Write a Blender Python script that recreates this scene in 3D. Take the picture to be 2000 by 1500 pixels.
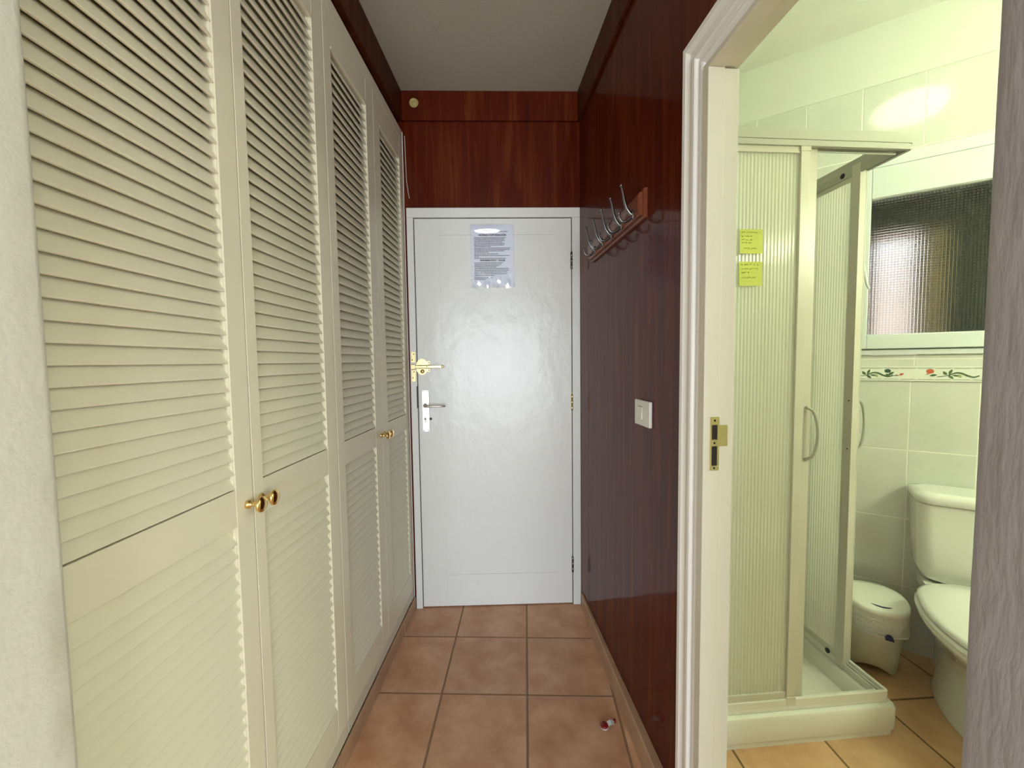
import bpy, bmesh, math, random
from mathutils import Vector, Matrix
random.seed(7)
for o in list(bpy.data.objects): bpy.data.objects.remove(o)
SC = bpy.context.scene
COL = SC.collection

# ---------------------------------------------------------------- camera
CAM_H = 1.27
pitch = math.atan(45/792.0); roll = math.atan(175/13940.0)
cd = bpy.data.cameras.new('camera'); cam = bpy.data.objects.new('camera', cd); COL.objects.link(cam)
cd.sensor_width = 36; cd.lens = 36*792/2000.0; cd.clip_start = 0.02; cd.clip_end = 60
up0 = Vector((0, math.sin(pitch), math.cos(pitch))); fw = Vector((0, math.cos(pitch), -math.sin(pitch))); r0 = Vector((1, 0, 0))
rt = math.cos(roll)*r0 - math.sin(roll)*up0; up = math.cos(roll)*up0 + math.sin(roll)*r0
M = Matrix.Identity(4)
for i in range(3):
    M[i][0] = rt[i]; M[i][1] = up[i]; M[i][2] = -fw[i]
M.translation = Vector((0, 0, CAM_H)); cam.matrix_world = M
SC.camera = cam

# ---------------------------------------------------------------- world, daylight, exposure
W = bpy.data.worlds.new('world'); SC.world = W; W.use_nodes = True
wn = W.node_tree; wn.nodes.clear()
wo = wn.nodes.new('ShaderNodeOutputWorld'); wb = wn.nodes.new('ShaderNodeBackground'); wl = wn.links
tc = wn.nodes.new('ShaderNodeTexCoord'); sx = wn.nodes.new('ShaderNodeSeparateXYZ'); cr = wn.nodes.new('ShaderNodeValToRGB')
cr.color_ramp.elements[0].position = 0.45; cr.color_ramp.elements[0].color = (0.55, 0.53, 0.50, 1)
cr.color_ramp.elements[1].position = 0.75; cr.color_ramp.elements[1].color = (0.72, 0.85, 1.0, 1)
mp = wn.nodes.new('ShaderNodeMath'); mp.operation = 'MULTIPLY_ADD'; mp.inputs[1].default_value = 0.5; mp.inputs[2].default_value = 0.5
wl.new(tc.outputs['Generated'], sx.inputs[0]); wl.new(sx.outputs[2], mp.inputs[0]); wl.new(mp.outputs[0], cr.inputs[0])
wl.new(cr.outputs[0], wb.inputs[0]); wb.inputs[1].default_value = 2.2; wl.new(wb.outputs[0], wo.inputs[0])

def area(name, loc, rot, sx_, sy_, energy, color, spread=180):
    l = bpy.data.lights.new(name, 'AREA'); l.shape = 'RECTANGLE'; l.size = sx_; l.size_y = sy_; l.energy = energy; l.color = color
    l.spread = math.radians(spread)
    o = bpy.data.objects.new(name, l); o.location = loc; o.rotation_euler = rot; COL.objects.link(o); return o
# daylight entering through the balcony window of the room behind the camera
area('daylight_balcony_window', (0.20, -3.93, 1.12), (math.radians(90), 0, 0), 2.7, 1.9, 112, (0.83, 0.93, 1.0))
# added side fill in an invented window, brightens left wall edge and cupboards
area('added_side_fill', (2.37, -1.75, 1.45), (0, math.radians(90), 0), 1.5, 1.7, 19, (0.92, 0.98, 1.0))

SC.view_settings.view_transform = 'Standard'; SC.view_settings.look = 'None'
SC.view_settings.gamma = 1; SC.view_settings.use_curve_mapping = False
SC.view_settings.exposure = 0.55
LAMP_STRENGTH = 6.2

# ---------------------------------------------------------------- helpers
class MB:
    def __init__(s): s.v = []; s.f = []; s.sm = []; s.mi = []
    def add(s, vs, fs, smooth=False, mi=0):
        n = len(s.v); s.v += [tuple(p) for p in vs]
        for f in fs: s.f.append([i+n for i in f]); s.sm.append(smooth); s.mi.append(mi)
    def box(s, x0, x1, y0, y1, z0, z1, mi=0):
        vs = [(x, y, z) for z in (z0, z1) for y in (y0, y1) for x in (x0, x1)]
        s.add(vs, [(0,2,3,1),(4,5,7,6),(0,1,5,4),(2,6,7,3),(0,4,6,2),(1,3,7,5)], mi=mi)
    def prism(s, pts, z0, z1, axis='z', smooth=False, mi=0):
        n = len(pts)
        def P(p, h):
            return (p[0], p[1], h) if axis == 'z' else ((p[0], h, p[1]) if axis == 'y' else (h, p[0], p[1]))
        vs = [P(p, z0) for p in pts] + [P(p, z1) for p in pts]
        s.add(vs[:], [tuple(reversed(range(n))), tuple(range(n, 2*n))], mi=mi)
        s.add(vs[:], [(i, (i+1) % n, n+(i+1) % n, n+i) for i in range(n)], smooth=smooth, mi=mi)
    def loft(s, rings, smooth=True, cap0=True, cap1=True, closed=True, mi=0):
        n = len(rings[0]); vs = [p for r in rings for p in r]; fs = []
        for k in range(len(rings)-1):
            for i in range(n if closed else n-1):
                j = (i+1) % n
                fs.append((k*n+i, k*n+j, (k+1)*n+j, (k+1)*n+i))
        s.add(vs, fs, smooth, mi)
        if cap0: s.add(rings[0], [tuple(reversed(range(n)))], False, mi)
        if cap1: s.add(rings[-1], [tuple(range(n))], False, mi)
    def tube(s, pts, rad, n=10, smooth=True, caps=True):
        pts = [Vector(p) for p in pts]; rings = []; prev = None
        for i, p in enumerate(pts):
            t = (pts[min(i+1, len(pts)-1)] - pts[max(i-1, 0)]).normalized()
            if prev is None:
                a = Vector((0, 0, 1)) if abs(t.z) < 0.9 else Vector((1, 0, 0)); u = t.cross(a).normalized()
            else: u = (prev - t*prev.dot(t)).normalized()
            prev = u; w = t.cross(u); r = rad[i] if isinstance(rad, (list, tuple)) else rad
            rings.append([tuple(p + r*(math.cos(2*math.pi*k/n)*u + math.sin(2*math.pi*k/n)*w)) for k in range(n)])
        s.loft(rings, smooth, caps, caps)
    def lathe(s, prof, c=(0,0,0), axis='z', n=24, smooth=True, cap=True):
        rings = []
        for r, h in prof:
            ring = []
            for k in range(n):
                a = 2*math.pi*k/n; x = r*math.cos(a); y = r*math.sin(a)
                p = {'z': (x, y, h), 'y': (x, h, y), 'x': (h, x, y), '-y': (x, -h, -y)}[axis]
                ring.append((p[0]+c[0], p[1]+c[1], p[2]+c[2]))
            rings.append(ring)
        s.loft(rings, smooth, cap, cap)
    def sphere(s, c, r, n=12, m=8, sc=(1,1,1)):
        rings = []
        for i in range(m+1):
            a = math.pi*i/m; rr = max(r*math.sin(a), 1e-5)
            rings.append([(c[0]+sc[0]*rr*math.cos(2*math.pi*k/n), c[1]+sc[1]*rr*math.sin(2*math.pi*k/n), c[2]-sc[2]*r*math.cos(a)) for k in range(n)])
        s.loft(rings, True, True, True)
    def build(s, name, mats, parent=None, bevel=0, seg=2, frame=None, weld=False):
        me = bpy.data.meshes.new(name); me.from_pydata(s.v, [], s.f); me.update()
        if not isinstance(mats, (list, tuple)): mats = [mats]
        for m in mats: me.materials.append(m)
        for p, sm, mi in zip(me.polygons, s.sm, s.mi): p.use_smooth = sm; p.material_index = mi
        bm = bmesh.new(); bm.from_mesh(me)
        if weld: bmesh.ops.remove_doubles(bm, verts=bm.verts, dist=1e-5)
        bmesh.ops.recalc_face_normals(bm, faces=bm.faces); bm.to_mesh(me); bm.free()
        o = bpy.data.objects.new(name, me); COL.objects.link(o)
        if parent is not None: o.parent = parent
        elif frame: o.location = frame[0]; o.rotation_euler = (0, 0, frame[1])
        if bevel:
            b = o.modifiers.new('bevel', 'BEVEL'); b.width = bevel; b.segments = seg; b.limit_method = 'ANGLE'; b.angle_limit = math.radians(40)
            b.harden_normals = False
        return o
def fr(loc, ang): return (Vector((loc[0], loc[1], loc[2] if len(loc) > 2 else 0)), ang)
def sub(frame, x, y, z=0, a=0):            # a frame placed inside another frame
    c, s = math.cos(frame[1]), math.sin(frame[1]); L = frame[0]
    return (Vector((L.x + c*x - s*y, L.y + s*x + c*y, L.z + z)), frame[1] + a)
def thing(name, label, cat, frame, group=None):
    o = bpy.data.objects.new(name, None); COL.objects.link(o); o.empty_display_size = 0.05
    o.location = frame[0]; o.rotation_euler = (0, 0, frame[1]); tag(o, label, cat, group); return o
def tag(o, label, cat, group=None):
    o['label'] = label; o['category'] = cat
    if group: o['group'] = group
    return o
def struct(o): o['kind'] = 'structure'; return o

# ---------------------------------------------------------------- materials
def s2l(c): return tuple(((x/255)/12.92 if x/255 <= 0.04045 else ((x/255+0.055)/1.055)**2.4) for x in c)
def mat(name, col, rough=0.5, metal=0, coat=0, noise=0, nscale=8, bump=0, bscale=60, bstretch=(1,1,1), spec=0.5, coatr=0.1, bdist=0.002):
    m = bpy.data.materials.new(name); m.use_nodes = True; nt = m.node_tree; b = nt.nodes['Principled BSDF']
    b.inputs['Base Color'].default_value = (*col, 1); b.inputs['Roughness'].default_value = rough; b.inputs['Metallic'].default_value = metal
    b.inputs['Coat Weight'].default_value = coat; b.inputs['Coat Roughness'].default_value = coatr
    b.inputs['Specular IOR Level'].default_value = spec
    t = nt.nodes.new('ShaderNodeTexCoord')
    if noise:
        n = nt.nodes.new('ShaderNodeTexNoise'); n.inputs['Scale'].default_value = nscale; n.inputs['Detail'].default_value = 4
        nt.links.new(t.outputs['Object'], n.inputs['Vector'])
        mx = nt.nodes.new('ShaderNodeMix'); mx.data_type = 'RGBA'
        mx.inputs[6].default_value = (*[c*(1-noise) for c in col], 1); mx.inputs[7].default_value = (*[min(1, c*(1+noise)) for c in col], 1)
        nt.links.new(n.outputs['Fac'], mx.inputs[0]); nt.links.new(mx.outputs[2], b.inputs['Base Color'])
    if bump:
        mpg = nt.nodes.new('ShaderNodeMapping'); mpg.inputs['Scale'].default_value = bstretch
        n2 = nt.nodes.new('ShaderNodeTexNoise'); n2.inputs['Scale'].default_value = bscale; n2.inputs['Detail'].default_value = 5
        bp = nt.nodes.new('ShaderNodeBump'); bp.inputs['Strength'].default_value = bump; bp.inputs['Distance'].default_value = bdist
        nt.links.new(t.outputs['Object'], mpg.inputs[0]); nt.links.new(mpg.outputs[0], n2.inputs['Vector'])
        nt.links.new(n2.outputs['Fac'], bp.inputs['Height']); nt.links.new(bp.outputs[0], b.inputs['Normal'])
    return m

def grid_mask(nt, vec, px, py, x0, y0, w, ax=(0, 1)):
    """1 on the grout lines of a rectangular grid, also returns a per-tile id vector"""
    sp = nt.nodes.new('ShaderNodeSeparateXYZ'); nt.links.new(vec, sp.inputs[0]); outs = []; ids = []
    for a, p, o0 in ((ax[0], px, x0), (ax[1], py, y0)):
        s_ = nt.nodes.new('ShaderNodeMath'); s_.operation = 'SUBTRACT'; s_.inputs[1].default_value = o0; nt.links.new(sp.outputs[a], s_.inputs[0])
        d_ = nt.nodes.new('ShaderNodeMath'); d_.operation = 'DIVIDE'; d_.inputs[1].default_value = p; nt.links.new(s_.outputs[0], d_.inputs[0])
        f_ = nt.nodes.new('ShaderNodeMath'); f_.operation = 'FLOOR'; nt.links.new(d_.outputs[0], f_.inputs[0]); ids.append(f_)
        q = nt.nodes.new('ShaderNodeMath'); q.operation = 'PINGPONG'; q.inputs[1].default_value = 0.5; nt.links.new(d_.outputs[0], q.inputs[0])
        k = nt.nodes.new('ShaderNodeMath'); k.operation = 'MULTIPLY'; k.inputs[1].default_value = p; nt.links.new(q.outputs[0], k.inputs[0])
        outs.append(k)
    mn = nt.nodes.new('ShaderNodeMath'); mn.operation = 'MINIMUM'; nt.links.new(outs[0].outputs[0], mn.inputs[0]); nt.links.new(outs[1].outputs[0], mn.inputs[1])
    mr = nt.nodes.new('ShaderNodeMapRange'); mr.inputs[1].default_value = w*0.5; mr.inputs[2].default_value = w*0.5+0.0015
    mr.inputs[3].default_value = 1; mr.inputs[4].default_value = 0; nt.links.new(mn.outputs[0], mr.inputs[0])
    cb = nt.nodes.new('ShaderNodeCombineXYZ'); nt.links.new(ids[0].outputs[0], cb.inputs[0]); nt.links.new(ids[1].outputs[0], cb.inputs[1])
    return mr.outputs[0], cb.outputs[0]

def tile_mat(name, ca, cb_, grout, px, py, x0, y0, w, rough, ang=0, org=(0,0), ax=(0,1), blot=5.0, tv=0.08, groutbump=1.0, bumps=0.15, coat=0.0):
    m = bpy.data.materials.new(name); m.use_nodes = True; nt = m.node_tree; b = nt.nodes['Principled BSDF']; L = nt.links
    t = nt.nodes.new('ShaderNodeTexCoord'); mpg = nt.nodes.new('ShaderNodeMapping'); mpg.vector_type = 'TEXTURE'
    mpg.inputs['Location'].default_value = (org[0], org[1], 0); mpg.inputs['Rotation'].default_value = (0, 0, ang)
    L.new(t.outputs['Object'], mpg.inputs[0])
    mask, ids = grid_mask(nt, mpg.outputs[0], px, py, x0, y0, w, ax)
    n = nt.nodes.new('ShaderNodeTexNoise'); n.inputs['Scale'].default_value = blot; n.inputs['Detail'].default_value = 6; n.inputs['Roughness'].default_value = 0.6
    ad = nt.nodes.new('ShaderNodeVectorMath'); ad.operation = 'MULTIPLY_ADD'; ad.inputs[1].default_value = (3.7, 5.1, 1.3)
    L.new(ids, ad.inputs[0]); L.new(mpg.outputs[0], ad.inputs[2]); L.new(ad.outputs[0], n.inputs['Vector'])
    rp = nt.nodes.new('ShaderNodeMapRange'); rp.inputs[1].default_value = 0.3; rp.inputs[2].default_value = 0.7; L.new(n.outputs['Fac'], rp.inputs[0])
    mx = nt.nodes.new('ShaderNodeMix'); mx.data_type = 'RGBA'; mx.inputs[6].default_value = (*ca, 1); mx.inputs[7].default_value = (*cb_, 1); L.new(rp.outputs[0], mx.inputs[0])
    wnz = nt.nodes.new('ShaderNodeTexWhiteNoise'); wnz.noise_dimensions = '3D'; L.new(ids, wnz.inputs['Vector'])
    hv = nt.nodes.new('ShaderNodeHueSaturation'); mr = nt.nodes.new('ShaderNodeMapRange'); mr.inputs[3].default_value = 1-tv; mr.inputs[4].default_value = 1+tv
    L.new(wnz.outputs['Value'], mr.inputs[0]); L.new(mr.outputs[0], hv.inputs['Value']); L.new(mx.outputs[2], hv.inputs['Color'])
    mg = nt.nodes.new('ShaderNodeMix'); mg.data_type = 'RGBA'; mg.inputs[7].default_value = (*grout, 1); L.new(mask, mg.inputs[0]); L.new(hv.outputs[0], mg.inputs[6])
    L.new(mg.outputs[2], b.inputs['Base Color'])
    rm = nt.nodes.new('ShaderNodeMapRange'); rm.inputs[3].default_value = rough; rm.inputs[4].default_value = 0.85; L.new(mask, rm.inputs[0]); L.new(rm.outputs[0], b.inputs['Roughness'])
    n3 = nt.nodes.new('ShaderNodeTexNoise'); n3.inputs['Scale'].default_value = 9; n3.inputs['Detail'].default_value = 2; L.new(ad.outputs[0], n3.inputs['Vector'])
    hm = nt.nodes.new('ShaderNodeMath'); hm.operation = 'MULTIPLY_ADD'; hm.inputs[1].default_value = -groutbump; L.new(mask, hm.inputs[0])
    hs = nt.nodes.new('ShaderNodeMath'); hs.operation = 'MULTIPLY'; hs.inputs[1].default_value = bumps; L.new(n3.outputs['Fac'], hs.inputs[0]); L.new(hs.outputs[0], hm.inputs[2])
    bp = nt.nodes.new('ShaderNodeBump'); bp.inputs['Strength'].default_value = 0.8; bp.inputs['Distance'].default_value = 0.003
    L.new(hm.outputs[0], bp.inputs['Height']); L.new(bp.outputs[0], b.inputs['Normal'])
    b.inputs['Coat Weight'].default_value = coat; b.inputs['Coat Roughness'].default_value = 0.04
    return m

def wood_mat(name, c1, c2, c3, rough=0.3, coat=0.6, coatr=0.12, scale=(9, 9, 0.55), ax='Object'):
    m = bpy.data.materials.new(name); m.use_nodes = True; nt = m.node_tree; b = nt.nodes['Principled BSDF']; L = nt.links; b.inputs['Specular IOR Level'].default_value = 0.05
    t = nt.nodes.new('ShaderNodeTexCoord'); mpg = nt.nodes.new('ShaderNodeMapping'); mpg.inputs['Scale'].default_value = scale; L.new(t.outputs[ax], mpg.inputs[0])
    n = nt.nodes.new('ShaderNodeTexNoise'); n.inputs['Scale'].default_value = 3.0; n.inputs['Detail'].default_value = 8; n.inputs['Roughness'].default_value = 0.62; n.inputs['Distortion'].default_value = 0.4
    L.new(mpg.outputs[0], n.inputs['Vector'])
    cr = nt.nodes.new('ShaderNodeValToRGB'); e = cr.color_ramp.elements
    e[0].position = 0.3; e[0].color = (*c1, 1); e[1].position = 0.72; e[1].color = (*c3, 1); x = e.new(0.5); x.color = (*c2, 1)
    L.new(n.outputs['Fac'], cr.inputs[0]); L.new(cr.outputs[0], b.inputs['Base Color'])
    b.inputs['Roughness'].default_value = rough; b.inputs['Coat Weight'].default_value = coat; b.inputs['Coat Roughness'].default_value = coatr
    m2 = nt.nodes.new('ShaderNodeMapping'); m2.inputs['Scale'].default_value = (2.2, 2.2, 0.6); L.new(t.outputs[ax], m2.inputs[0])
    n2 = nt.nodes.new('ShaderNodeTexNoise'); n2.inputs['Scale'].default_value = 2.0; n2.inputs['Detail'].default_value = 3; L.new(m2.outputs[0], n2.inputs['Vector'])
    bp = nt.nodes.new('ShaderNodeBump'); bp.inputs['Strength'].default_value = 0.25; bp.inputs['Distance'].default_value = 0.01
    L.new(n2.outputs['Fac'], bp.inputs['Height']); L.new(bp.outputs[0], b.inputs['Coat Normal'])
    return m

M_wood = wood_mat('varnished_red_wood', (0.052, 0.005, 0.001), (0.082, 0.009, 0.0018), (0.135, 0.029, 0.0055), rough=0.5, coat=0.42, coatr=0.09)
M_woodtrim = wood_mat('cornice_wood', (0.055, 0.014, 0.005), (0.08, 0.021, 0.008), (0.11, 0.034, 0.012), rough=0.5, coat=0.1)
M_rackwood = wood_mat('rack_wood', (0.13, 0.04, 0.02), (0.20, 0.06, 0.028), (0.28, 0.09, 0.045), rough=0.3, coat=0.5, scale=(2, 9, 9))
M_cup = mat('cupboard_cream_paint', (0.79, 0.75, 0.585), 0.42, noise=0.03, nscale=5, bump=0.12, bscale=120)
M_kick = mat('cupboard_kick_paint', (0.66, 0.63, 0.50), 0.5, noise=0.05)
M_door = mat('door_white_gloss_paint', (0.77, 0.78, 0.77), 0.24, noise=0.04, nscale=3, bump=0.65, bscale=13, bstretch=(1, 1, 0.7), bdist=0.005, spec=0.4)
M_white = mat('white_gloss_paint', (0.87, 0.86, 0.83), 0.35, bump=0.1, bscale=80)
M_jamb = mat('jamb_cream_paint', (0.66, 0.62, 0.52), 0.42, bump=0.1, bscale=60, bstretch=(1, 1, 0.2))
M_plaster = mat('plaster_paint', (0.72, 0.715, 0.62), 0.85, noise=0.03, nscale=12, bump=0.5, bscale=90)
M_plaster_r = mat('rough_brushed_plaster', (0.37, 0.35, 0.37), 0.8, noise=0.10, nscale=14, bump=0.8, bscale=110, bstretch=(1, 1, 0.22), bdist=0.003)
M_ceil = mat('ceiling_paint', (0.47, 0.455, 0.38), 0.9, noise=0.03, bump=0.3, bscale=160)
M_bpaint = mat('bathroom_wall_paint', (0.74, 0.745, 0.69), 0.8, noise=0.03, nscale=3)
M_room = mat('room_wall_paint', (0.66, 0.64, 0.59), 0.9)
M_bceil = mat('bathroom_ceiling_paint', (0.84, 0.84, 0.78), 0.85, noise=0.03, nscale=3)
M_brass = mat('polished_brass', (0.85, 0.62, 0.25), 0.16, metal=1)
M_brass_pale = mat('pale_brass', (0.80, 0.68, 0.36), 0.28, metal=1)
M_steel = mat('aged_chrome', (0.20, 0.20, 0.205), 0.30, metal=1, noise=0.15, nscale=60)
M_alu = mat('brushed_aluminium', (0.80, 0.80, 0.78), 0.3, metal=1)
M_handle = mat('grey_plastic_handle', (0.42, 0.43, 0.36), 0.35)
M_black = mat('black_rubber_and_gap_shade', (0.01, 0.01, 0.012), 0.5)
M_dark = mat('dark_void', (0.02, 0.012, 0.01), 0.9)
M_frame = mat('shower_white_lacquer', (0.64, 0.61, 0.53), 0.32)
M_frame2 = mat('shower_rail_grey_white', (0.45, 0.45, 0.39), 0.35)
M_tray = mat('acrylic_tray', (0.82, 0.81, 0.74), 0.22, coat=0.3)
M_ceramic = mat('white_ceramic', (0.84, 0.84, 0.78), 0.10, coat=0.6, coatr=0.03)
M_seat = mat('white_seat_plastic', (0.84, 0.84, 0.79), 0.16)
M_pvc = mat('white_pvc', (0.72, 0.75, 0.76), 0.3)
M_binp = mat('cream_bin_plastic', (0.70, 0.68, 0.55), 0.45, noise=0.03)
M_lid = mat('white_bin_lid', (0.88, 0.88, 0.80), 0.3)
M_navy = mat('navy_plastic', (0.02, 0.022, 0.09), 0.4)
M_paper = mat('printed_paper', (0.74, 0.76, 0.84), 0.6)
M_ink = mat('black_ink', (0.06, 0.06, 0.12), 0.6)
M_note = mat('yellow_green_note_paper', (0.62, 0.66, 0.15), 0.8)
M_noteink = mat('olive_ink', (0.28, 0.34, 0.03), 0.8)
M_switch = mat('switch_plastic', (0.74, 0.72, 0.66), 0.3)
M_red = mat('red_plastic', (0.22, 0.008, 0.008), 0.3)
M_tagm = mat('pale_grey_strip', (0.55, 0.58, 0.56), 0.4)
M_cable = mat('white_cable', (0.6, 0.58, 0.5), 0.5)
M_cap = mat('yellowed_plastic', (0.42, 0.34, 0.12), 0.5)
M_leaf = mat('border_green', (0.09, 0.14, 0.07), 0.35); M_leaf2 = mat('border_pale_leaf', (0.42, 0.48, 0.22), 0.35)
M_flower = mat('border_red', (0.50, 0.11, 0.05), 0.35); M_teal = mat('border_dark_teal', (0.04, 0.09, 0.07), 0.35); M_bline = mat('border_line_grey', (0.27, 0.29, 0.22), 0.4)
M_skirt = mat('terracotta_skirting', (0.44, 0.27, 0.165), 0.5, noise=0.25, nscale=14)
M_floor = tile_mat('terracotta_floor', (0.49, 0.235, 0.118), (0.70, 0.42, 0.26), (0.29, 0.165, 0.09), 0.327, 0.320, 0, 0, 0.0055, 0.42, ang=math.radians(-1.9), org=(0.054, 1.794), blot=8, tv=0.07)
M_bfloor = tile_mat('bathroom_terracotta_floor', (0.56, 0.31, 0.16), (0.76, 0.50, 0.30), (0.20, 0.12, 0.05), 0.322, 0.330, 0, 0, 0.006, 0.38, ang=math.radians(3.5), org=(1.335, 1.427), blot=6, tv=0.07)
WT = dict(ax=(0, 2), groutbump=0.35, bumps=0.35, blot=6, tv=0.015, coat=0.5)
M_tile_up = tile_mat('white_wall_tile_upper', (0.64, 0.65, 0.595), (0.71, 0.715, 0.655), (0.86, 0.86, 0.80), 0.194, 0.287, -0.005, 2.407, 0.0035, 0.12, **WT)
M_tile_lo = tile_mat('white_wall_tile_lower', (0.64, 0.65, 0.595), (0.71, 0.715, 0.655), (0.86, 0.86, 0.80), 0.2, 0.295, -0.014, 1.168, 0.0035, 0.12, **WT)

def fluted_mat(name):
    m = bpy.data.materials.new(name); m.use_nodes = True; nt = m.node_tree; nt.nodes.clear(); L = nt.links
    out = nt.nodes.new('ShaderNodeOutputMaterial')
    tr = nt.nodes.new('ShaderNodeBsdfTranslucent'); tr.inputs[0].default_value = (0.97, 0.97, 0.90, 1)
    df = nt.nodes.new('ShaderNodeBsdfDiffuse'); df.inputs[0].default_value = (0.95, 0.95, 0.86, 1)
    tp = nt.nodes.new('ShaderNodeBsdfTransparent'); tp.inputs[0].default_value = (0.96, 0.97, 0.93, 1)
    gl = nt.nodes.new('ShaderNodeBsdfGlossy'); gl.inputs['Roughness'].default_value = 0.12
    a = nt.nodes.new('ShaderNodeMixShader'); a.inputs[0].default_value = 0.45; L.new(tr.outputs[0], a.inputs[1]); L.new(df.outputs[0], a.inputs[2])
    c = nt.nodes.new('ShaderNodeMixShader'); c.inputs[0].default_value = 0.10; L.new(a.outputs[0], c.inputs[1]); L.new(tp.outputs[0], c.inputs[2])
    d = nt.nodes.new('ShaderNodeMixShader'); d.inputs[0].default_value = 0.09; L.new(c.outputs[0], d.inputs[1]); L.new(gl.outputs[0], d.inputs[2])
    L.new(d.outputs[0], out.inputs[0]); return m
M_flute = fluted_mat('fluted_acrylic')

def obscured_glass():
    m = bpy.data.materials.new('obscured_patterned_glass'); m.use_nodes = True; nt = m.node_tree; b = nt.nodes['Principled BSDF']; L = nt.links
    b.inputs['Base Color'].default_value = (0.93, 0.94, 0.90, 1); b.inputs['Roughness'].default_value = 0.2; b.inputs['Transmission Weight'].default_value = 1; b.inputs['IOR'].default_value = 1.45
    t = nt.nodes.new('ShaderNodeTexCoord'); sp = nt.nodes.new('ShaderNodeSeparateXYZ'); L.new(t.outputs['Object'], sp.inputs[0]); hs = []
    for k, per in ((0, 0.0105), (2, 0.0105)):
        mu = nt.nodes.new('ShaderNodeMath'); mu.operation = 'MULTIPLY'; mu.inputs[1].default_value = 2*math.pi/per; L.new(sp.outputs[k], mu.inputs[0])
        si = nt.nodes.new('ShaderNodeMath'); si.operation = 'SINE'; L.new(mu.outputs[0], si.inputs[0]); hs.append(si)
    ad = nt.nodes.new('ShaderNodeMath'); ad.operation = 'ADD'; L.new(hs[0].outputs[0], ad.inputs[0]); L.new(hs[1].outputs[0], ad.inputs[1])
    n = nt.nodes.new('ShaderNodeTexNoise'); n.inputs['Scale'].default_value = 160; L.new(t.outputs['Object'], n.inputs['Vector'])
    a2 = nt.nodes.new('ShaderNodeMath'); a2.operation = 'MULTIPLY_ADD'; a2.inputs[1].default_value = 0.6; L.new(n.outputs['Fac'], a2.inputs[0]); L.new(ad.outputs[0], a2.inputs[2])
    bp = nt.nodes.new('ShaderNodeBump'); bp.inputs['Strength'].default_value = 1.0; bp.inputs['Distance'].default_value = 0.0020
    L.new(a2.outputs[0], bp.inputs['Height']); L.new(bp.outputs[0], b.inputs['Normal']); return m
M_glass = obscured_glass()
def plastic_film():
    m = bpy.data.materials.new('clear_plastic_sleeve'); m.use_nodes = True; nt = m.node_tree; nt.nodes.clear(); L = nt.links
    out = nt.nodes.new('ShaderNodeOutputMaterial'); tp = nt.nodes.new('ShaderNodeBsdfTransparent'); gl = nt.nodes.new('ShaderNodeBsdfGlossy'); gl.inputs['Roughness'].default_value = 0.08
    tp.inputs[0].default_value = (0.97, 0.98, 1, 1)
    lw = nt.nodes.new('ShaderNodeLayerWeight'); lw.inputs[0].default_value = 0.35
    mr = nt.nodes.new('ShaderNodeMapRange'); mr.inputs[3].default_value = 0.10; mr.inputs[4].default_value = 0.9
    mx = nt.nodes.new('ShaderNodeMixShader'); L.new(lw.outputs['Fresnel'], mr.inputs[0]); L.new(mr.outputs[0], mx.inputs[0]); L.new(tp.outputs[0], mx.inputs[1]); L.new(gl.outputs[0], mx.inputs[2]); L.new(mx.outputs[0], out.inputs[0])
    return m
M_film = plastic_film()
def bag_mat():
    m = bpy.data.materials.new('thin_white_bag'); m.use_nodes = True; nt = m.node_tree; b = nt.nodes['Principled BSDF']
    b.inputs['Base Color'].default_value = (0.80, 0.80, 0.74, 1); b.inputs['Roughness'].default_value = 0.28; b.inputs['Subsurface Weight'].default_value = 0
    t = nt.nodes.new('ShaderNodeTexCoord'); n = nt.nodes.new('ShaderNodeTexNoise'); n.inputs['Scale'].default_value = 28; n.inputs['Detail'].default_value = 3; n.inputs['Distortion'].default_value = 1.2
    bp = nt.nodes.new('ShaderNodeBump'); bp.inputs['Strength'].default_value = 1.0; bp.inputs['Distance'].default_value = 0.014
    nt.links.new(t.outputs['Object'], n.inputs['Vector']); nt.links.new(n.outputs['Fac'], bp.inputs['Height']); nt.links.new(bp.outputs[0], b.inputs['Normal']); return m
M_bag = bag_mat()
def emis(name, col, st):
    m = bpy.data.materials.new(name); m.use_nodes = True; b = m.node_tree.nodes['Principled BSDF']
    b.inputs['Base Color'].default_value = (0.8, 0.8, 0.7, 1); b.inputs['Emission Color'].default_value = (*col, 1); b.inputs['Emission Strength'].default_value = st; return m
M_fill_tube = emis('added_fill_tube', (0.90, 1.0, 0.66), 88.0)  # glow of the added bathroom fill tube
M_lamp = emis('lamp_glass', (0.90, 1.0, 0.66), LAMP_STRENGTH)

# ---------------------------------------------------------------- frames of the place
FL = fr((-0.5175, 2.040), math.atan2(-0.9994, -0.0348))     # cupboard front: x = towards the viewer, +y = into the corridor
FR = fr((0.346, 2.050), math.atan2(-1.0, 0.088))            # wooden wall: x = towards the viewer, +y = into the wall
FE = fr((-0.500, 2.0325), math.radians(1.48))               # entrance wall: x = to the right, +y = into the wall
FS = fr((1.280, 1.289), math.radians(4.7))                  # shower front right corner
FW = fr((1.679, 1.684), math.radians(-34.0))                # bathroom window wall: x = to the right, -y = into the bathroom
ZC, ZB = 2.57, 2.65

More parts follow.
